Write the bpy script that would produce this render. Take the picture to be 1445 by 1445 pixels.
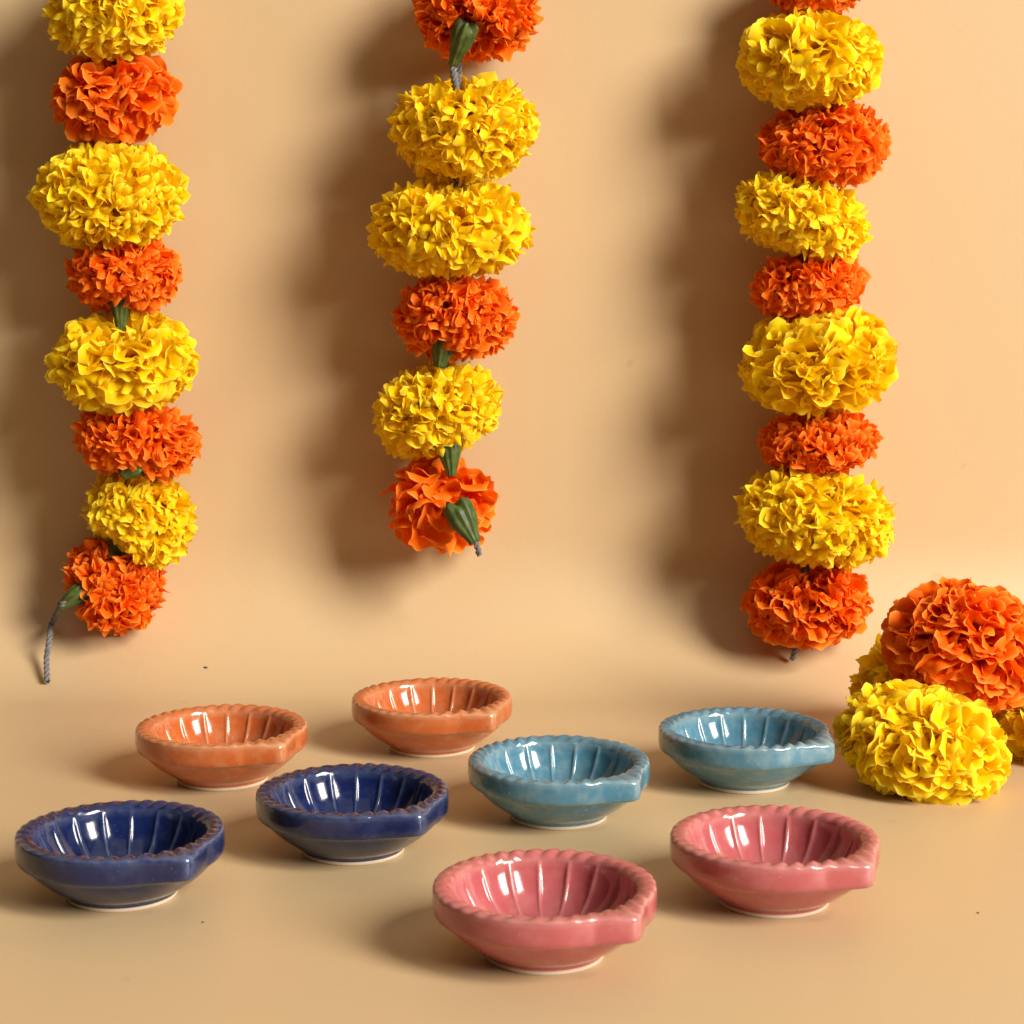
import bpy, math, random
import numpy as np
from mathutils import Vector, Matrix, Euler

scn = bpy.context.scene
for o in list(bpy.data.objects):
    bpy.data.objects.remove(o)
C = scn.collection
R2 = math.radians

# ------------------------------------------------------------------ camera
PX = 1445.0          # the photograph is 1445 px square
FPX = 2800.0         # focal length in photograph pixels
CAM = Vector((0.0, 0.0, 0.233))
PITCH = R2(8.15)
cd = bpy.data.cameras.new('camera')
cam = bpy.data.objects.new('camera', cd)
C.objects.link(cam)
cam.location = CAM
cam.rotation_euler = (math.pi / 2 - PITCH, 0, 0)
cd.sensor_width = 36.0
cd.lens = 36.0 * FPX / PX
cd.clip_start = 0.01
cd.clip_end = 50.0
cd.dof.use_dof = True
cd.dof.focus_distance = 0.86
cd.dof.aperture_fstop = 32.0
scn.camera = cam

# ------------------------------------------------------------------ world and lamps
w = bpy.data.worlds.new('World')
scn.world = w
w.use_nodes = True
bg = w.node_tree.nodes['Background']
bg.inputs['Color'].default_value = (1.0, 0.68, 0.36, 1)
bg.inputs['Strength'].default_value = 0.022


def area(name, loc, target, sx, sy, power, col):
    l = bpy.data.lights.new(name, 'AREA')
    l.shape = 'RECTANGLE'
    l.size, l.size_y = sx, sy
    l.energy = power
    l.color = col
    o = bpy.data.objects.new(name, l)
    C.objects.link(o)
    o.location = loc
    o.rotation_euler = (Vector(target) - Vector(loc)).to_track_quat('-Z', 'Y').to_euler()
    return o


# tall daylight window to the right of the set, a little in front of it
area('window_light', (2.70, -1.42, 1.95), (0.05, 0.92, 0.12), 1.25, 2.20, 318, (1.0, 0.945, 0.85))
# weak fill lamp added overhead to lift the floor, standing in for ceiling bounce
area('overhead_fill', (0.1, 0.35, 2.3), (0.1, 0.6, 0.0), 2.4, 2.4, 8, (1.0, 0.96, 0.88))

scn.cycles.max_bounces = 14
scn.cycles.diffuse_bounces = 5
scn.cycles.transmission_bounces = 8
scn.view_settings.view_transform = 'Standard'
scn.view_settings.look = 'None'
scn.view_settings.exposure = 0.0
scn.view_settings.gamma = 1.0
scn.view_settings.use_curve_mapping = False
scn.render.resolution_x = 1024
scn.render.resolution_y = 1024

# ------------------------------------------------------------------ helpers
FWD = Vector((0, math.cos(PITCH), -math.sin(PITCH)))
UP = Vector((0, math.sin(PITCH), math.cos(PITCH)))
RT = Vector((1, 0, 0))


def ray(px, py):
    return FWD + RT * ((px - PX / 2) / FPX) + UP * (-(py - PX / 2) / FPX)


def at(px, py, Y):
    """point seen at photograph pixel (px,py) standing at distance Y from the camera"""
    d = ray(px, py)
    return CAM + d * (Y / d.y)


def on_floor(px, py, z=0.0):
    d = ray(px, py)
    return CAM + d * ((z - CAM.z) / d.z)


def on_sweep(px, py, off=0.0):
    """point on the paper sweep under a pixel, lifted by off"""
    d = ray(px, py)
    for t in np.linspace(0.3, 1.2, 3000):
        q = CAM + d * float(t)
        if q.y > WALL - RAD:
            h = RAD - math.hypot(q.y - (WALL - RAD), q.z - RAD) if q.z < RAD else WALL - q.y
        else:
            h = q.z
        if h <= off: return q
    return q


def tag(o, label=None, cat=None, group=None, kind=None):
    if label: o['label'] = label
    if cat: o['category'] = cat
    if group: o['group'] = group
    if kind: o['kind'] = kind
    return o


def link(name, data, parent=None, mat=None):
    o = bpy.data.objects.new(name, data)
    C.objects.link(o)
    if parent: o.parent = parent
    if mat is not None and data is not None:
        if not data.materials: data.materials.append(mat)
    return o


def mesh_np(name, V, F, attrs=None, smooth=True):
    """V (n,3), F (m,4) or (m,3) integer arrays"""
    m = bpy.data.meshes.new(name)
    V = np.asarray(V, dtype=np.float32); F = np.asarray(F, dtype=np.int32)
    k = F.shape[1]
    m.vertices.add(len(V)); m.vertices.foreach_set('co', V.ravel())
    m.loops.add(F.size); m.loops.foreach_set('vertex_index', F.ravel())
    m.polygons.add(len(F)); m.polygons.foreach_set('loop_start', np.arange(0, F.size, k, dtype=np.int32))
    m.update(calc_edges=True)
    if smooth:
        m.polygons.foreach_set('use_smooth', np.ones(len(F), dtype=bool))
    for an, av in (attrs or {}).items():
        a = m.attributes.new(an, 'FLOAT', 'POINT')
        a.data.foreach_set('value', np.asarray(av, dtype=np.float32))
    return m


# ------------------------------------------------------------------ materials
def newmat(name):
    m = bpy.data.materials.new(name)
    m.use_nodes = True
    nt = m.node_tree
    p = nt.nodes['Principled BSDF']
    return m, nt, p


def nd(nt, t, **kw):
    n = nt.nodes.new(t)
    for k, v in kw.items():
        if k in n.inputs: n.inputs[k].default_value = v
        else: setattr(n, k, v)
    return n


def mixc(nt, fac, a, b, blend='MIX'):
    n = nt.nodes.new('ShaderNodeMix')
    n.data_type = 'RGBA'; n.blend_type = blend
    for i, v in ((0, fac), (6, a), (7, b)):
        if hasattr(v, 'is_linked'): nt.links.new(v, n.inputs[i])
        elif i == 0: n.inputs[0].default_value = v
        else: n.inputs[i].default_value = (*v, 1) if len(v) == 3 else v
    return n.outputs[2]


def ramp(nt, src, p0, p1, c0=(0, 0, 0, 1), c1=(1, 1, 1, 1)):
    r = nt.nodes.new('ShaderNodeValToRGB')
    r.color_ramp.elements[0].position = p0; r.color_ramp.elements[0].color = c0
    r.color_ramp.elements[1].position = p1; r.color_ramp.elements[1].color = c1
    nt.links.new(src, r.inputs[0])
    return r.outputs[0]


def paper_mat():
    m, nt, p = newmat('peach_paper')
    tc = nd(nt, 'ShaderNodeTexCoord')
    n1 = nd(nt, 'ShaderNodeTexNoise', Scale=5.0, Detail=3.0)
    n2 = nd(nt, 'ShaderNodeTexNoise', Scale=900.0, Detail=2.0)
    n3 = nd(nt, 'ShaderNodeTexNoise', Scale=70.0, Detail=1.0)
    for n in (n1, n2, n3): nt.links.new(tc.outputs['Object'], n.inputs['Vector'])
    c = mixc(nt, ramp(nt, n1.outputs[0], 0.35, 0.65), (0.590, 0.418, 0.236), (0.578, 0.417, 0.230))
    c = mixc(nt, ramp(nt, n3.outputs[0], 0.775, 0.80, (0, 0, 0, 1), (0.2, 0.2, 0.2, 1)), c, (0.35, 0.2, 0.1))
    c = mixc(nt, ramp(nt, n2.outputs[0], 0.3, 0.7, (0, 0, 0, 1), (0.10, 0.10, 0.10, 1)), c, (0.43, 0.285, 0.145))
    nt.links.new(c, p.inputs['Base Color'])
    p.inputs['Roughness'].default_value = 0.43
    p.inputs['Specular IOR Level'].default_value = 0.5
    b = nd(nt, 'ShaderNodeBump', Strength=0.12, Distance=0.0004)
    nt.links.new(n2.outputs[0], b.inputs['Height'])
    nt.links.new(b.outputs[0], p.inputs['Normal'])
    return m


def glaze_mat(name, base, deep, edge, rim, speck, speck_amt, mot=0.15, rope=1.0):
    m, nt, p = newmat(name)
    tc = nd(nt, 'ShaderNodeTexCoord'); oi = nd(nt, 'ShaderNodeObjectInfo')
    add = nd(nt, 'ShaderNodeVectorMath', operation='ADD')
    geo = nd(nt, 'ShaderNodeNewGeometry')
    nt.links.new(geo.outputs['Position'], add.inputs[0])
    add.inputs[1].default_value = (3.1, 1.7, 0.4)
    n1 = nd(nt, 'ShaderNodeTexNoise', Scale=60.0, Detail=4.0)
    n2 = nd(nt, 'ShaderNodeTexNoise', Scale=320.0, Detail=3.0)
    n3 = nd(nt, 'ShaderNodeTexNoise', Scale=650.0, Detail=1.0)
    for n in (n1, n2, n3): nt.links.new(add.outputs[0], n.inputs['Vector'])
    at_e = nd(nt, 'ShaderNodeAttribute', attribute_name='edge')
    at_r = nd(nt, 'ShaderNodeAttribute', attribute_name='rope')
    c = mixc(nt, ramp(nt, n1.outputs[0], 0.3, 0.7), base, deep)
    mu = nd(nt, 'ShaderNodeMath', operation='MULTIPLY')
    nt.links.new(at_e.outputs['Fac'], mu.inputs[0])
    nt.links.new(ramp(nt, n2.outputs[0], 0.25, 0.6, (0.35,) * 3 + (1,)), mu.inputs[1])
    c = mixc(nt, mu.outputs[0], c, edge)
    n4 = nd(nt, 'ShaderNodeTexNoise', Scale=190.0, Detail=5.0)
    nt.links.new(add.outputs[0], n4.inputs['Vector'])
    c = mixc(nt, ramp(nt, n4.outputs[0], 0.46, 0.74, (0, 0, 0, 1), (mot, mot, mot, 1)), c, edge)
    mr = nd(nt, 'ShaderNodeMath', operation='MULTIPLY')
    nt.links.new(at_r.outputs['Fac'], mr.inputs[0])
    nt.links.new(ramp(nt, n1.outputs[0], 0.3, 0.65, (0.25 * rope,) * 3 + (1,), (rope,) * 3 + (1,)), mr.inputs[1])
    c = mixc(nt, mr.outputs[0], c, rim)
    a = speck_amt
    c = mixc(nt, ramp(nt, n3.outputs[0], 0.71, 0.79, (0, 0, 0, 1), (a, a, a, 1)), c, speck)
    nt.links.new(c, p.inputs['Base Color'])
    nt.links.new(ramp(nt, n2.outputs[0], 0.3, 0.8, (0.10,) * 3 + (1,), (0.20,) * 3 + (1,)), p.inputs['Roughness'])
    p.inputs['Specular IOR Level'].default_value = 0.6
    b = nd(nt, 'ShaderNodeBump', Strength=0.18, Distance=0.0006)
    nt.links.new(n1.outputs[0], b.inputs['Height'])
    nt.links.new(b.outputs[0], p.inputs['Normal'])
    return m


def clay_mat():
    m, nt, p = newmat('unglazed_clay')
    n = nd(nt, 'ShaderNodeTexNoise', Scale=500.0)
    nt.links.new(mixc(nt, n.outputs[0], (0.62, 0.50, 0.36), (0.75, 0.64, 0.5)), p.inputs['Base Color'])
    p.inputs['Roughness'].default_value = 0.85
    return m


def petal_mat(name, c_in, c_out, c_edge, t_col, tfac):
    m, nt, p = newmat(name)
    tip = nd(nt, 'ShaderNodeAttribute', attribute_name='tip')
    edg = nd(nt, 'ShaderNodeAttribute', attribute_name='edge')
    geo = nd(nt, 'ShaderNodeNewGeometry')
    n = nd(nt, 'ShaderNodeTexNoise', Scale=140.0, Detail=2.0)
    nt.links.new(geo.outputs['Position'], n.inputs['Vector'])
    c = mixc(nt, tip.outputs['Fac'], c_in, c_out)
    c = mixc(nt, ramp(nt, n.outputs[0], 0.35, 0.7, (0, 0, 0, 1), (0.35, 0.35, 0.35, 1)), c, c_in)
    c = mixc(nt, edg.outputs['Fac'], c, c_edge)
    nt.links.new(c, p.inputs['Base Color'])
    p.inputs['Roughness'].default_value = 0.6
    p.inputs['Specular IOR Level'].default_value = 0.12
    tr = nd(nt, 'ShaderNodeBsdfTranslucent', Color=(*t_col, 1))
    mx = nd(nt, 'ShaderNodeMixShader', Fac=tfac)
    out = nt.nodes['Material Output']
    nt.links.new(p.outputs[0], mx.inputs[1]); nt.links.new(tr.outputs[0], mx.inputs[2])
    nt.links.new(mx.outputs[0], out.inputs['Surface'])
    return m


def plain_mat(name, a, b, scale, rough, spec=0.4):
    m, nt, p = newmat(name)
    n = nd(nt, 'ShaderNodeTexNoise', Scale=scale, Detail=3.0)
    geo = nd(nt, 'ShaderNodeNewGeometry')
    nt.links.new(geo.outputs['Position'], n.inputs['Vector'])
    nt.links.new(mixc(nt, ramp(nt, n.outputs[0], 0.3, 0.7), a, b), p.inputs['Base Color'])
    p.inputs['Roughness'].default_value = rough
    p.inputs['Specular IOR Level'].default_value = spec
    return m


M_PAPER = paper_mat()
M_CLAY = clay_mat()
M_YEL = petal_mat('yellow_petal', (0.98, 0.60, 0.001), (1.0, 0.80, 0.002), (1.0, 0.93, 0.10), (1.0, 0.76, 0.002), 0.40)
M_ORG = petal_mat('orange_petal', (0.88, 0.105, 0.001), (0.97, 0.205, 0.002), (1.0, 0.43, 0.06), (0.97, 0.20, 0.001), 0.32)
M_GREEN = plain_mat('green_calyx', (0.035, 0.062, 0.011), (0.10, 0.135, 0.032), 260, 0.45)
M_CORD = plain_mat('grey_cord', (0.10, 0.10, 0.105), (0.26, 0.25, 0.25), 1500, 0.9, 0.1)
GLAZE = {
    'navy': glaze_mat('navy_glaze', (0.0069, 0.0146, 0.0803), (0.0046, 0.0092, 0.0459), (0.0841, 0.1070, 0.1987), (0.0573, 0.0198, 0.0153), (0.2293, 0.2752, 0.3822), 0.14, 0.16, 0.5),
    'orange': glaze_mat('orange_glaze', (0.4892, 0.1185, 0.0290), (0.4281, 0.0917, 0.0229), (0.5657, 0.3058, 0.1682), (0.4204, 0.1452, 0.0612), (0.5733, 0.3440, 0.2293), 0.35, 0.30),
    'sky': glaze_mat('sky_blue_glaze', (0.0764, 0.2140, 0.3058), (0.0535, 0.1605, 0.2370), (0.2446, 0.3363, 0.3516), (0.0688, 0.1223, 0.1605), (0.3440, 0.4281, 0.4434), 0.6, 0.5),
    'pink': glaze_mat('pink_glaze', (0.4357, 0.0994, 0.1070), (0.3822, 0.0803, 0.0879), (0.5351, 0.2370, 0.2140), (0.4204, 0.1452, 0.1223), (0.5733, 0.3058, 0.2905), 0.3, 0.22),
}

# ------------------------------------------------------------------ backdrop sweep
WALL = 1.030
RAD = 0.075


def backdrop():
    prof = []
    for y in np.linspace(-0.15, WALL - RAD, 26): prof.append((y, 0.0))
    for a in np.linspace(0, math.pi / 2, 18)[1:]:
        prof.append((WALL - RAD + RAD * math.sin(a), RAD - RAD * math.cos(a)))
    for z in np.linspace(RAD, 0.80, 20)[1:]: prof.append((WALL, z))
    xs = np.linspace(-0.95, 0.95, 40)
    V = [(x, y, z) for (y, z) in prof for x in xs]
    n = len(xs)
    F = [(i * n + j, i * n + j + 1, (i + 1) * n + j + 1, (i + 1) * n + j) for i in range(len(prof) - 1) for j in range(n - 1)]
    o = link('backdrop', mesh_np('backdrop', V, F), None, M_PAPER)
    tag(o, 'seamless peach paper sweep forming table and wall', None, None, 'structure')


backdrop()

# ------------------------------------------------------------------ ceramic lamps
W = 0.0726
NA = 288


def bowl_meshes(seed):
    rb = np.random.RandomState(seed)
    # (r, z, zone, spout weight, rope weight, ridge weight, edge tint)
    P = [
        (0.000, 0.010, 'ring', 0, 0, 0, 0), (0.215, 0.010, 'ring', 0, 0, 0, 0), (0.230, 0.001, 'ring', 0, 0, 0, 0),
        (0.258, 0.000, 'ring', 0, 0, 0, 0), (0.265, 0.004, 'ring', 0, 0, 0, 0), (0.266, 0.020, 'ring', 0, 0, 0, 0),
        (0.2655, 0.022, 'foot', 0, 0, 0, .8), (0.267, 0.027, 'foot', 0, 0, 0, .1), (0.272, 0.034, 'foot', 0, 0, 0, 0),
        (0.284, 0.043, 'foot', 0, 0, 0, .1), (0.302, 0.054, 'body', 0, 0, 0, .2), (0.336, 0.076, 'body', 0, 0, 0, 0),
        (0.374, 0.104, 'body', 0, 0, 0, 0), (0.406, 0.132, 'body', .05, 0, 0, 0), (0.431, 0.158, 'body', .18, 0, 0, 0),
        (0.449, 0.180, 'body', .36, 0, 0, .1), (0.457, 0.194, 'body', .56, 0, 0, .5), (0.467, 0.201, 'rim_band', .74, 0, 0, .7),
        (0.484, 0.206, 'rim_band', .88, 0, 0, .4), (0.493, 0.215, 'rim_band', .97, 0, 0, .05), (0.498, 0.235, 'rim_band', 1, 0, 0, 0),
        (0.500, 0.262, 'rim_band', 1, 0, 0, 0), (0.4995, 0.302, 'rim_band', 1, .0, 0, .1), (0.498, 0.322, 'rim_band', .99, .1, 0, .5),
        (0.493, 0.333, 'rim_band', .92, .3, 0, .8), (0.483, 0.338, 'rim', .6, .65, 0, .35), (0.468, 0.341, 'rim', .3, 1, 0, .05),
        (0.452, 0.341, 'rim', .18, 1, 0, 0), (0.436, 0.337, 'rim', .12, 1, 0, 0), (0.423, 0.330, 'rim', .1, .85, 0, .05),
        (0.414, 0.321, 'rim', .09, .55, 0, .2), (0.409, 0.311, 'basin', .08, .2, 0, .5), (0.405, 0.300, 'basin', .07, 0, .3, .35),
        (0.398, 0.272, 'basin', .05, 0, .8, 0), (0.388, 0.245, 'basin', .03, 0, 1, 0), (0.374, 0.213, 'basin', 0, 0, 1, 0),
        (0.354, 0.178, 'basin', 0, 0, 1, 0), (0.327, 0.143, 'basin', 0, 0, 1, 0), (0.292, 0.111, 'basin', 0, 0, .9, 0),
        (0.248, 0.086, 'basin', 0, 0, .6, 0), (0.195, 0.070, 'basin', 0, 0, .2, 0), (0.120, 0.062, 'basin', 0, 0, 0, 0),
        (0.050, 0.060, 'basin', 0, 0, 0, 0), (0.000, 0.060, 'basin', 0, 0, 0, 0)]
    a = np.arange(NA) * 2 * math.pi / NA
    aa = (a + math.pi) % (2 * math.pi) - math.pi
    RS, AW = 0.596 + rb.uniform(-0.010, 0.010), 0.355 + rb.uniform(-0.03, 0.04)
    # straight sides from the spout's corner to the round rim
    p0 = np.array([RS, 0.0]); p1 = np.array([0.5 * math.cos(AW), 0.5 * math.sin(AW)])
    e = p1 - p0
    nrm = np.array([e[1], -e[0]]); nrm /= np.linalg.norm(nrm)
    cst = nrm @ p0
    x = np.sqrt(aa ** 2 + 0.048 ** 2)
    rl = cst / (nrm[0] * np.cos(x) + nrm[1] * np.sin(x))
    d = np.where(np.abs(aa) < 0.75, rl - 0.5, -1)
    d = 0.5 * (d + np.sqrt(d * d + 0.003 ** 2))        # soft crease where it meets the rim
    d = np.where(np.abs(aa) < 0.75, d, 0)
    NR = 18
    da = (a * NR / (2 * math.pi) + 0.5) % 1.0 - 0.5
    ridge = np.exp(-(da * 2 * math.pi / NR / 0.019) ** 2)
    flute = 1 - (1 - 2 * np.abs(da)) ** 2
    wob = sum(rb.uniform(-1, 1) * np.cos(q * a + rb.uniform(0, 6)) / q for q in (2, 3, 5))
    wz = sum(rb.uniform(-1, 1) * np.cos(q * a + rb.uniform(0, 6)) / q for q in (1, 2, 3))
    bump = 1 + 0.35 * np.cos(3 * a + rb.uniform(0, 6)) + 0.25 * np.cos(7 * a + rb.uniform(0, 6))
    jit = 0.5 * np.cos(4 * a + rb.uniform(0, 6)) + 0.35 * np.cos(9 * a + rb.uniform(0, 6))
    V, E, RP = [], [], []
    for (r, z, zone, sw, rp, rg, ed) in P:
        ph = 36 * a + jit + (r - 0.45) * 42.0
        wave = 0.5 + 0.5 * np.sin(ph)
        wave = wave ** 0.8
        rr = r * (1 + 0.005 * wob) + sw * d - rg * 0.0085 * ridge + rg * 0.006 * flute
        zz = z + 0.004 * wz * min(1, z / 0.3) * (z > 0.03) + rp * 0.0112 * bump * (wave - 0.5) - sw * d * (0.08 if z > .25 else -0.02) + rg * 0.003 * ridge
        rr = rr + (0.004 * rp * (wave - .5) if r > .47 else 0)
        V.append(np.stack([rr * np.cos(a), rr * np.sin(a), zz * 0.975], 1) * W)
        E.append(np.clip(ed + rg * ridge * 0.75 + 0.6 * sw * np.exp(-(aa / 0.05) ** 2) * (z > .19), 0, 1))
        RP.append(np.clip(rp * (0.25 + 0.75 * (1 - wave)), 0, 1) * (0.0 if zone == 'basin' else 1))
    n = len(P)
    V = np.concatenate(V); E = np.concatenate(E); RP = np.concatenate(RP)
    F, Z = [], []
    for i in range(n - 1):
        for j in range(NA):
            k = (j + 1) % NA
            F.append((i * NA + j, i * NA + k, (i + 1) * NA + k, (i + 1) * NA + j))
            z = P[i + 1][2] if P[i][2] != P[i + 1][2] else P[i][2]
            if z == 'rim_band' and min(j, NA - j) * 2 * math.pi / NA < 0.40: z = 'spout'
            Z.append(z)
    F = np.array(F); Z = np.array(Z)
    # vertex normals of the whole piece so that the parts shade as one glazed body
    fn = np.cross(V[F[:, 2]] - V[F[:, 0]], V[F[:, 3]] - V[F[:, 1]])
    N = np.zeros_like(V)
    for c in range(4): np.add.at(N, F[:, c], fn)
    N /= np.maximum(np.linalg.norm(N, axis=1, keepdims=True), 1e-12)
    out = {}
    for z in ('ring', 'foot', 'body', 'rim_band', 'spout', 'rim', 'basin'):
        f = F[Z == z]
        u, inv = np.unique(f.ravel(), return_inverse=True)
        m = mesh_np(z, V[u], inv.reshape(-1, 4), {'edge': E[u], 'rope': RP[u]})
        m.normals_split_custom_set_from_vertices(N[u].tolist())
        m.materials.append(M_CLAY)
        out[z] = m
    return out




def bowl(mat, left, right, base_y, spout_deg, label, group):
    p = on_floor((left + right) / 2, base_y)
    r = 0.262 * W
    ctr = Vector((p.x, p.y + r, 0.0))
    # keep the rim's middle on the pixel column: the rim's centre lies a little behind the foot's front
    dx = ((left + right) / 2 - PX / 2) / FPX
    ctr.x = dx * (ray(PX / 2, base_y - 90).dot(FWD)) * ((ctr.y) / math.cos(PITCH) * 1.0)
    dep = (Vector((0, ctr.y, 0.3 * W)) - CAM).dot(FWD)
    ctr.x = dx * dep
    root = link('oil_lamp', None)
    root.location = ctr
    root.rotation_euler = (0, 0, R2(spout_deg))
    tag(root, label, 'oil lamp', group)
    BM = bowl_meshes(int(left))
    names = {'foot': 'foot', 'body': 'bowl', 'rim_band': 'rim_band', 'spout': 'spout', 'rim': 'rope_rim', 'basin': 'basin'}
    for k, nm in names.items():
        o = link(nm, BM[k], root)
        o.material_slots[0].link = 'OBJECT'
        o.material_slots[0].material = GLAZE[mat]
        if k == 'foot':
            g = link('foot_ring', BM['ring'], o)
            g['label'] = 'unglazed pale clay ring under the foot'
    return root


BG = 'ceramic oil lamps standing on the paper'
bowl('navy', 25, 315, 1288, -46, 'navy blue glazed lamp bowl standing below the garland with the long thread end', BG)
bowl('navy', 363, 632, 1222, -48, 'navy blue glazed lamp bowl between the orange and the sky blue bowls', BG)
bowl('orange', 194, 432, 1117, -46, 'orange glazed lamp bowl just behind the two navy bowls', BG)
bowl('orange', 497, 722, 1070, -48, 'orange glazed lamp bowl below the middle garland, closest to the wall', BG)
bowl('sky', 660, 917, 1172, -45, 'sky blue speckled lamp bowl between the orange bowl and the pink bowls', BG)
bowl('sky', 928, 1173, 1121, -36, 'sky blue lamp bowl beside the pile of loose marigolds', BG)
bowl('pink', 610, 927, 1377, -47, 'pink glazed lamp bowl farthest from the wall', BG)
bowl('pink', 942, 1243, 1297, -47, 'pink glazed lamp bowl in front of the loose marigolds', BG)

# ------------------------------------------------------------------ marigold petals
NT = 23                                   # steps round the rim
RINGS = np.array([0.42, 0.74, 0.92, 1.0])
NVAR = 18


def petal_variant(rng, frill=1.0, wide=1.0):
    """a fan-shaped petal of unit length along z, face towards +y, ruffled round its rim, tip rolling to -y"""
    th = np.linspace(-2.25, 2.25, NT)
    wm = rng.uniform(0.28, 0.37) * wide
    up = rng.uniform(0.30, 0.40)
    rag = 1 + 0.05 * np.sin(th * rng.uniform(4, 7) + rng.uniform(0, 6)) + 0.03 * np.sin(th * 11 + rng.uniform(0, 6))
    c0 = 1.0 - up
    X = np.concatenate([[0.0], (RINGS[:, None] * (wm * np.sin(th) * rag)[None]).ravel()])
    s = np.concatenate([[c0], c0 + (RINGS[:, None] * (up * np.cos(th) * rag * np.where(np.cos(th) < 0, 1.5, 1))[None]).ravel()])
    rho = np.concatenate([[0.0], np.repeat(RINGS, NT)])
    TH = np.concatenate([[0.0], np.tile(th, len(RINGS))])
    base = np.array([[0.03, 0.0], [-0.03, 0.0]])
    X = np.concatenate([X, base[:, 0]]); s = np.concatenate([s, base[:, 1]])
    rho = np.concatenate([rho, [0, 0]]); TH = np.concatenate([TH, [0, 0]])
    curl = rng.uniform(0.2, 1.0) if rng.rand() < 0.4 else rng.uniform(0.9, 2.2)
    lip = rng.uniform(0.0, 1.1)
    t = np.linspace(0, 1.2, 90)
    phi = curl * np.clip((t - 0.45) / 0.55, 0, None) ** 1.4 + lip * np.clip((t - 0.82) / 0.18, 0, None) ** 1.4
    zc = np.concatenate([[0], np.cumsum(np.cos(phi[:-1])) * (t[1] - t[0])])
    yc = np.concatenate([[0], np.cumsum(-np.sin(phi[:-1])) * (t[1] - t[0])])
    s = np.clip(s, 0, 1.19)
    Zs = np.interp(s, t, zc); Ys = np.interp(s, t, yc); Ph = np.interp(s, t, phi)
    kk = rng.uniform(1.8, 3.6)
    amp = rng.uniform(0.10, 0.19) * frill
    a2 = rng.uniform(0.035, 0.065) * frill
    off = amp * rho ** 2.0 * np.sin(kk * TH + rng.uniform(0, 6.28)) + a2 * rho ** 3 * np.sin(rng.uniform(5, 8) * TH + rng.uniform(0, 6.28))
    off += rng.uniform(-1.2, 1.6) * X ** 2 + rng.uniform(-0.3, 0.3) * X
    X = X + 0.05 * rng.uniform(-1, 1) * s ** 2
    V = np.stack([X, Ys + off * np.cos(Ph), Zs + off * np.sin(Ph)], -1)
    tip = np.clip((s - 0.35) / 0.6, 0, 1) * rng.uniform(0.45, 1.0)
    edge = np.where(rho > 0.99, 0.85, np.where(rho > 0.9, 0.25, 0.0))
    return V, tip, edge


_t = [(0, 1 + j, 2 + j) for j in range(NT - 1)]
for _i in range(len(RINGS) - 1):
    for _j in range(NT - 1):
        _a = 1 + _i * NT + _j; _b = _a + NT
        _t += [(_a, _b, _b + 1), (_a, _b + 1, _a + 1)]
_l = 1 + (len(RINGS) - 1) * NT; _e = _l + NT
_t += [(0, _l + NT - 1, _e), (0, _e, _e + 1), (0, _e + 1, _l)]
PF = np.array(_t)
_r = np.random.RandomState(5)
VAR = [petal_variant(_r) for _ in range(NVAR)]
VAR_BIG = [petal_variant(_r, 0.85, 1.15) for _ in range(NVAR)]
PM = {}
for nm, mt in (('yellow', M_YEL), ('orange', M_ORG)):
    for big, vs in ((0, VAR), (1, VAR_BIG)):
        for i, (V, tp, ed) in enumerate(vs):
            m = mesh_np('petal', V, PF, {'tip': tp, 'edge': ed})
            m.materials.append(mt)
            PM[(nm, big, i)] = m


def ellipsoid(a, b, nu=10, nv=16):
    V = [(a * math.sin(t) * math.cos(p), a * math.sin(t) * math.sin(p), b * math.cos(t))
         for t in np.linspace(0.02, math.pi - 0.02, nu) for p in np.arange(nv) * 2 * math.pi / nv]
    F = [(i * nv + j, i * nv + (j + 1) % nv, (i + 1) * nv + (j + 1) % nv, (i + 1) * nv + j) for i in range(nu - 1) for j in range(nv)]
    return V, F


def calyx_mesh(seed):
    rng = random.Random(seed)
    prof = [(0.02, 0.12), (0.40, 0.06), (0.50, -0.02), (0.50, -0.20), (0.46, -0.40), (0.36, -0.60), (0.27, -0.78), (0.22, -0.90), (0.21, -1.0), (0.02, -1.01)]
    n = 50
    V = []
    for i, (r, z) in enumerate(prof):
        for j in range(n):
            a = 2 * math.pi * j / n
            rr = r * (1 + 0.05 * math.cos(5 * a) + 0.085 * math.cos(10 * a + 1))
            zz = z + (0.10 * math.cos(5 * a) if i == 1 or i == 2 else 0)
            V.append((rr * math.cos(a), rr * math.sin(a), zz))
    F = [(i * n + j, i * n + (j + 1) % n, (i + 1) * n + (j + 1) % n, (i + 1) * n + j) for i in range(len(prof) - 1) for j in range(n)]
    m = mesh_np('calyx', V, F)
    m.materials.append(M_GREEN)
    return m


CALYX = calyx_mesh(1)


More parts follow.
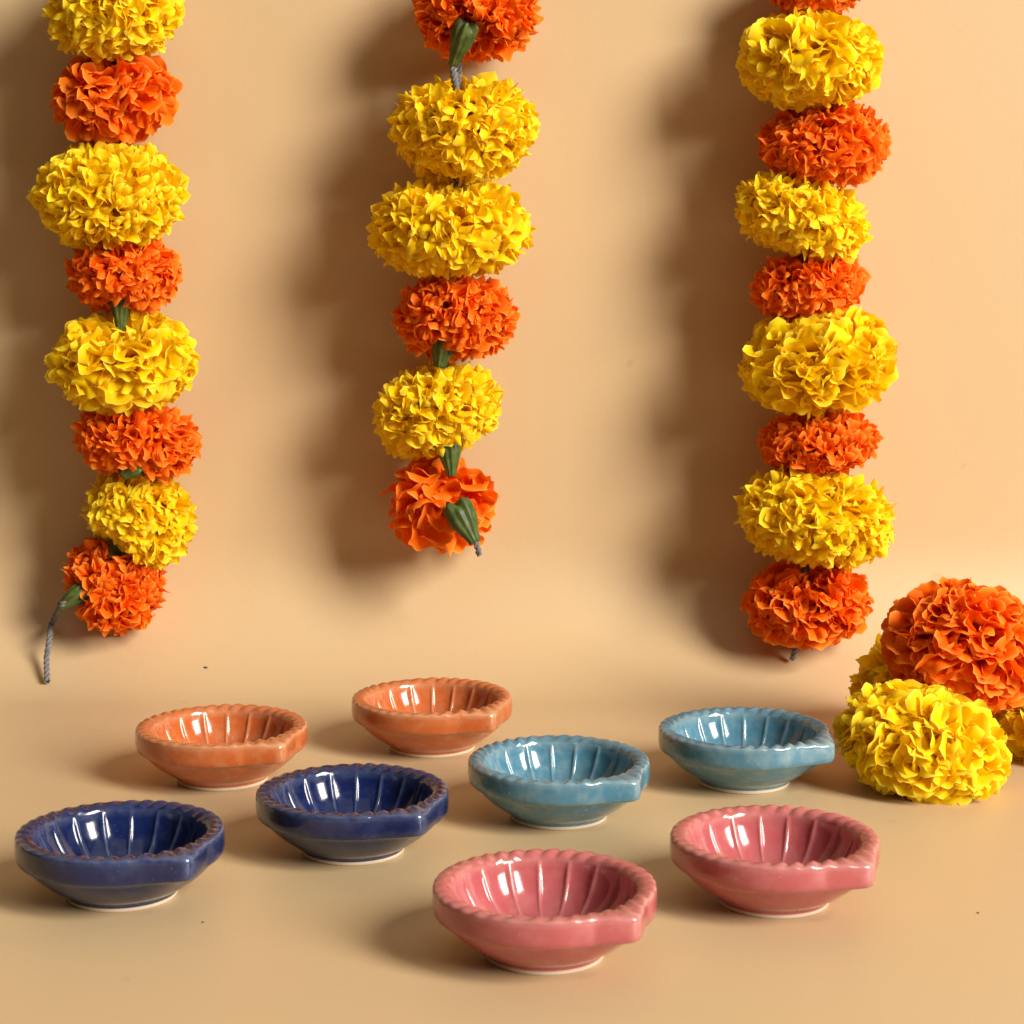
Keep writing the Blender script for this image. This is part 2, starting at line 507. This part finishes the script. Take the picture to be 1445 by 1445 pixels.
def flower(col, loc, Rx, Hz, rot, n, psize, seed, n_single, big=0, dents=(), calyx=None, parent=None, root_name='marigold', flen=0.62, rough=0.03):
    """col yellow or orange; loc centre; Rx/Hz half width and half height; dents: (world dir, cos limit, depth);
    calyx: (wide end, narrow end, width) in world space"""
    rng = np.random.RandomState(seed)
    rm = Euler(rot).to_matrix()
    mat = M_YEL if col == 'yellow' else M_ORG
    V, F = ellipsoid(Rx * 0.55, Hz * 0.55)
    core = link(root_name if parent is None or parent.get('category') == 'garland' else 'flower_core', mesh_np('flower_core', V, F, {'tip': [0.0] * len(V), 'edge': [0.0] * len(V)}), parent, mat)
    core.matrix_basis = Matrix.Translation(loc - (parent.location if parent else Vector())) @ rm.to_4x4()
    Mw = Matrix.Translation(loc) @ rm.to_4x4()
    Mi = Mw.inverted()
    R3 = np.array(rm)
    # directions on the ball
    k = np.arange(n) + 0.5
    zc = 1 - 2 * k / n
    ph = k * 2.399963 + rng.uniform(0, 6)
    zc = np.clip(zc + rng.normal(0, 0.05, n), -0.995, 0.995); ph = ph + rng.normal(0, 0.12, n)
    st = np.sqrt(1 - zc ** 2)
    D = np.stack([st * np.cos(ph), st * np.sin(ph), zc], 1)
    vars_ = VAR_BIG if big else VAR
    S = np.array([Rx, Rx, Hz * 1.07])
    # lumpy outline: a few soft lobes
    lob = np.zeros(n)
    for _ in range(7):
        q = rng.normal(0, 1, 3); q /= np.linalg.norm(q)
        lob += rng.uniform(-1, 1) * np.exp((D @ q - 1) * 5)
    fac = 0.90 + 0.06 * lob + rng.normal(0, rough * 0.6, n)
    fac *= 1 - 0.10 * np.clip((np.abs(zc) - 0.82) / 0.18, 0, 1)
    Dw = D @ R3.T
    for (dv, cl, dep) in dents:
        q = np.array(dv, dtype=float); q /= np.linalg.norm(q)
        fac *= 1 - dep * np.clip((Dw @ q - cl) / (1 - cl), 0, 1)
    Tip = D * S * fac[:, None]
    Nn = D / S; Nn /= np.linalg.norm(Nn, axis=1, keepdims=True)
    Z = 0.6 * D + 0.4 * Nn + rng.normal(0, 0.12, (n, 3))
    Z /= np.linalg.norm(Z, axis=1, keepdims=True)
    ln = psize * rng.uniform(0.80, 1.2, n)
    pole = np.array([0, 0, 1.0]) + rng.normal(0, 0.30, (n, 3))
    Y = pole - (Z * pole).sum(1, keepdims=True) * Z
    Y /= np.linalg.norm(Y, axis=1, keepdims=True)
    X = np.cross(Y, Z)
    tw = rng.normal(0, 0.75, n)
    Xr = X * np.cos(tw)[:, None] + Y * np.sin(tw)[:, None]
    Yr = -X * np.sin(tw)[:, None] + Y * np.cos(tw)[:, None]
    base = Tip - Z * (ln * 0.86)[:, None]
    # petals pressed flat between the flower and the wall are left out
    keep = (Dw[:, 1] < 0.62) if parent is not None else np.ones(n, bool)
    for (a_, b_, cw) in (calyx or ())[:1]:
        la = np.array(Mi @ a_); lb = np.array(Mi @ b_)
        ab = lb - la
        for pnt in (Tip, base + Z * (ln * 0.6)[:, None]):
            t = np.clip(((pnt - la) @ ab) / (ab @ ab), -0.2, 1.1)
            dist = np.linalg.norm(pnt - (la + t[:, None] * ab), axis=1)
            keep &= dist > cw * 0.5
    # the petals that show largest: those facing the camera
    tocam = np.array((CAM - loc).normalized())
    toc_l = R3.T @ tocam
    score = (Nn @ toc_l) + rng.uniform(0, 0.25, n)
    order = [i for i in np.argsort(-score) if keep[i]]
    single = set(order[:n_single])
    vi = rng.randint(0, NVAR, n)
    wid = rng.uniform(0.85, 1.25, n)
    VV, FF, TT, EE = [], [], [], []
    cnt = 0
    holder = core if core.parent is None or parent.get('category') == 'garland' else parent
    for i in range(n):
        if not keep[i]: continue
        A = np.stack([Xr[i] * ln[i] * wid[i], Yr[i] * ln[i], Z[i] * ln[i]], 1)
        if i in single:
            o = link('petal', PM[(col, big, int(vi[i]))], core)
            q = Matrix.Identity(4)
            for r_ in range(3):
                for c_ in range(3): q[r_][c_] = A[r_, c_]
                q[r_][3] = base[i, r_]
            o.matrix_basis = q
        else:
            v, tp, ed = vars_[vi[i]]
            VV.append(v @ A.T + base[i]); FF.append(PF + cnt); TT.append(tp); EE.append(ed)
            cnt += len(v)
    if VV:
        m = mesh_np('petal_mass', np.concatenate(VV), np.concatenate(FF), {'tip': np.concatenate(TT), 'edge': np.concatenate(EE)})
        m.materials.append(mat)
        o = link('petal_mass', m, core)
        o['kind'] = 'stuff'
    for (a_, b_, cw) in (calyx or ()):
        dv = (a_ - b_)
        qz = dv.normalized()
        q = qz.to_track_quat('Z', 'Y').to_matrix().to_4x4()
        sc = Matrix.Diagonal((cw, cw, dv.length, 1))
        o = link('calyx', CALYX, core)
        o.matrix_basis = Mi @ Matrix.Translation(a_) @ q @ sc
        o['label'] = 'green ribbed flower base'
    return core


def cord(name, pts, r, parent, strands=3, pitch=0.0095):
    """twisted cord along a path of points (world), as one mesh"""
    P = [Vector(p) for p in pts]
    # resample with Catmull-Rom
    Q = []
    for i in range(len(P) - 1):
        p0 = P[max(i - 1, 0)]; p1 = P[i]; p2 = P[i + 1]; p3 = P[min(i + 2, len(P) - 1)]
        n = max(4, int((p2 - p1).length / 0.0009))
        for k in range(n):
            t = k / n
            Q.append(0.5 * ((2 * p1) + (p2 - p0) * t + (2 * p0 - 5 * p1 + 4 * p2 - p3) * t * t + (3 * p1 - p0 - 3 * p2 + p3) * t ** 3))
    Q.append(P[-1])
    V, F = [], []
    nseg = 6
    for s in range(strands):
        ring0 = len(V)
        arc = 0.0
        for i, q in enumerate(Q):
            tg = (Q[min(i + 1, len(Q) - 1)] - Q[max(i - 1, 0)]).normalized()
            if i: arc += (q - Q[i - 1]).length
            e1 = tg.cross(Vector((0, 1, 0.01))).normalized(); e2 = tg.cross(e1)
            a = 2 * math.pi * (arc / pitch + s / strands)
            c = q + (e1 * math.cos(a) + e2 * math.sin(a)) * r * 0.55
            for j in range(nseg):
                b = 2 * math.pi * j / nseg
                V.append(c + (e1 * math.cos(b) + e2 * math.sin(b)) * r * 0.55)
        for i in range(len(Q) - 1):
            for j in range(nseg):
                k = (j + 1) % nseg
                F.append((ring0 + i * nseg + j, ring0 + i * nseg + k, ring0 + (i + 1) * nseg + k, ring0 + (i + 1) * nseg + j))
    V = [v - parent.location for v in V]
    return link(name, mesh_np(name, [tuple(v) for v in V], F), parent, M_CORD)


def garland(label, specs, ends, seed, loop=None):
    """specs: (colour, x0, x1, y0, y1, options) in photograph pixels; ends: cord pixels below the last flower"""
    GY = WALL - 0.040
    base = at(ends[-1][0], ends[-1][1], WALL - max(ends[-1][2], 0.02))
    root = link('marigold_garland', None)
    root.location = base
    tag(root, label, 'garland', 'marigold garlands hanging on the wall')
    per = 300 // len(specs)
    path = []
    for i, (col, x0, x1, y0, y1, op) in enumerate(specs):
        op = dict(op)
        cx, cy = (x0 + x1) / 2, (y0 + y1) / 2
        sc = (at(0, cy, GY) - CAM).dot(FWD) / FPX
        Rx = (x1 - x0) / 2 * sc; Hz = (y1 - y0) / 2 * sc
        gy = WALL - 0.96 * Rx + op.get('dy', 0.0) if Rx < 0.040 else WALL - 0.038
        loc = at(cx, cy, gy)
        rng = random.Random(seed * 31 + i)
        rot = op.get('rot', (R2(rng.uniform(-14, 14)), R2(rng.uniform(-7, 7)), R2(rng.uniform(0, 360))))
        if op.get('down', rng.random() < 0.3): rot = (rot[0] + math.pi, rot[1], rot[2])
        cal = None
        if 'calyx' in op:
            ax, ay, bx, by, fw, cw = op['calyx']
            cal = [(at(ax, ay, gy - fw), at(bx, by, gy - op.get('cfw', fw + 0.002)), cw * sc)]
            if 'calyx2' in op:
                ax, ay, bx, by, fw, cw = op['calyx2']
                cal.append((at(ax, ay, gy - fw), at(bx, by, gy - fw), cw * sc))
        f = flower(col, loc, Rx, Hz, rot, op.get('n', 560 if col == 'yellow' else 520), op.get('ps', 0.0176 if col == 'yellow' else 0.0160),
                   seed * 100 + i, op.get('ns', per), op.get('big', 0), op.get('dents', ()), cal, root, rough=op.get('rough', 0.03))
        f['label'] = op.get('label', ('%s marigold flower' % col))
        path.append(at(op.get('tx', cx), cy, gy))
    top = path[0] + Vector((0, 0.006, 0.07))
    top2 = Vector((top.x, WALL - 0.002, top.z + 0.03))
    tail = [at(x, y, WALL - d) if d > 0.016 else on_sweep(x, y, d) for (x, y, d) in ends]
    cord('thread', [top2, top] + path + tail, 0.0015, root)
    if loop:
        cord('thread', [at(x, y, WALL - d) for (x, y, d) in loop], 0.0019, root, 3, 0.0075)
    return root


Yc, Oc = 'yellow', 'orange'
UPV, DN = (0, -0.35, 1), (0, -0.35, -1)
garland('marigold garland with a long grey thread end trailing against the wall', [
    (Yc, 57, 265, -66, 83, {}),
    (Oc, 70, 253, 75, 202, {'big': 1, 'n': 260, 'ps': 0.020, 'tx': 160, 'dents': [((-.0, -.5, 1), .93, .5)]}),
    (Yc, 45, 265, 200, 355, {}),
    (Oc, 93, 258, 333, 440, {'tx': 172, 'calyx': (171, 414, 171, 466, 0.010, 30), 'dents': [((-.1, -.6, -.9), .85, .35)]}),
    (Yc, 65, 282, 440, 580, {'big': 1, 'n': 350, 'ps': 0.0205, 'dents': [((0, -.55, 1), .80, .55), ((0, -1, -.1), .93, .3)]}),
    (Oc, 105, 286, 565, 675, {'tx': 182, 'calyx': (190, 655, 172, 672, 0.016, 36)}),
    (Yc, 117, 275, 662, 803, {'rot': (R2(-12), R2(28), 0.3), 'down': False, 'tx': 180, 'dents': [((-.7, -.5, -.8), .6, .45)]}),
    (Oc, 87, 235, 752, 897, {'tx': 140, 'calyx': (118, 834, 84, 857, 0.016, 30), 'calyx2': (168, 804, 163, 756, 0.010, 40), 'dents': [((-.9, -.4, -.6), .8, .3)]}),
], [(92, 850, 0.045), (84, 858, 0.036), (73, 880, 0.020), (70, 902, 0.013), (66, 930, 0.007), (67, 962, 0.0025)], 1)

garland('short marigold garland with open orange flower at its end, between two longer garlands', [
    (Oc, 582, 765, -62, 87, {'big': 0, 'calyx': (659, 38, 639, 92, 0.022, 33), 'cfw': 0.016, 'tx': 650, 'dents': [((-.05, -.7, -.8), .85, .35)]}),
    (Yc, 550, 760, 110, 255, {'tx': 645, 'dents': [((-.1, -.5, 1), .9, .5)]}),
    (Yc, 515, 755, 250, 395, {'tx': 640, 'dents': [((0, -.5, 1), .88, .4)]}),
    (Oc, 555, 732, 388, 507, {'tx': 630, 'calyx': (630, 470, 620, 519, 0.014, 38)}),
    (Yc, 523, 713, 515, 642, {'tx': 630, 'calyx': (632, 620, 637, 672, 0.012, 32)}),
    (Oc, 550, 705, 645, 778, {'big': 1, 'n': 105, 'ps': 0.026, 'tx': 635, 'rough': 0.13, 'rot': (R2(10), R2(24), 0.6), 'down': False, 'calyx': (645, 716, 671, 766, 0.029, 40), 'cfw': 0.034, 'dents': [((.7, -.5, -.8), .6, .45)]}),
], [(652, 728, 0.0560), (671, 765, 0.0606), (676, 783, 0.0585)], 2, [(640, 90, 0.046), (640, 102, 0.047), (642, 118, 0.046), (644, 140, 0.04)])

garland('long marigold garland hanging above the loose marigold pile', [
    (Oc, 1078, 1225, -70, 18, {}),
    (Yc, 1040, 1245, 15, 152, {'big': 1, 'n': 350, 'ps': 0.021, 'tx': 1132, 'dents': [((-.15, -.4, 1), .9, .5)]}),
    (Oc, 1067, 1257, 142, 262, {'rot': (R2(8), R2(-10), 1.0), 'down': False, 'tx': 1140, 'dents': [((-.8, -.5, 1), .7, .3)]}),
    (Yc, 1032, 1233, 250, 362, {'rot': (R2(14), R2(-9), 2.0), 'down': False, 'tx': 1140}),
    (Oc, 1055, 1224, 355, 448, {'tx': 1160}),
    (Yc, 1043, 1268, 436, 587, {'big': 1, 'n': 350, 'ps': 0.0205, 'tx': 1165}),
    (Oc, 1065, 1241, 580, 668, {'tx': 1175}),
    (Yc, 1035, 1268, 658, 797, {'tx': 1150}),
    (Oc, 1048, 1232, 787, 910, {'big': 1, 'n': 300, 'ps': 0.0195, 'tx': 1130, 'dents': [((-.3, -.6, 1), .8, .4)]}),
], [(1130, 890, 0.040), (1125, 908, 0.038), (1118, 931, 0.036)], 3)


def loose(col, x0, x1, y0, y1, Y, label, seed, rot, n, ps, big=0, ns=110, dents=()):
    cx, cy = (x0 + x1) / 2, (y0 + y1) / 2
    loc = at(cx, cy, Y)
    sc = (loc - CAM).dot(FWD) / FPX
    Rx = (x1 - x0) / 2 * sc; Hz = (y1 - y0) / 2 * sc
    f = flower(col, loc, Rx, Hz, rot, n, ps, seed, ns, big, dents, None, None)
    tag(f, label, 'flower', 'loose marigolds piled on the paper')
    return f


loose(Yc, 1180, 1428, 974, 1122, 0.812, 'yellow marigold lying in front of the loose flower pile', 401, (R2(16), 0, 1.0), 440, 0.0195, 1, 150)
loose(Yc, 1197, 1420, 900, 1070, 0.890, 'yellow marigold at the back of the loose pile, partly hidden by the orange one', 402, (R2(5), R2(-8), 2.0), 380, 0.0195, 0, 60)
loose(Oc, 1246, 1478, 822, 1002, 0.858, 'deep orange marigold resting on top of the loose yellow marigolds', 403, (R2(12), R2(10), 0.5), 440, 0.0195, 1, 150)
loose(Yc, 1408, 1600, 968, 1092, 0.860, 'yellow marigold in the loose pile beside the frontmost yellow one', 404, (R2(5), R2(5), 0.2), 360, 0.0195, 0, 60)

# ------------------------------------------------------------------ crumb on the paper
cv, cf = ellipsoid(0.0010, 0.0006, 6, 7)
cv = [(x * (1 + .4 * math.sin(9 * i)), y * .6, z) for i, (x, y, z) in enumerate(cv)]
cr = link('dried_petal_crumb', mesh_np('crumb', cv, cf, {'tip': [0] * len(cv), 'edge': [0] * len(cv)}), None, plain_mat('brown_crumb', (.05, .03, .015), (.1, .06, .03), 900, .9))
cr.location = on_sweep(290, 942, 0.0004)
tag(cr, 'tiny dark crumb on the paper above the orange lamp bowls', 'crumb', 'crumbs on the paper')
for (px, py, k, lb) in ((1380, 1289, 0.42, 'tiny dark crumb on the paper beside the pink lamp bowl'),
                        (286, 1302, 0.42, 'tiny dark crumb on the paper beside the foot of the navy lamp bowl')):
    c2 = cr.copy(); C.objects.link(c2)
    c2.scale = (k, k, k)
    c2.location = on_floor(px, py) + Vector((0, 0, 0.0005 * k))
    tag(c2, lb, 'crumb', 'crumbs on the paper')
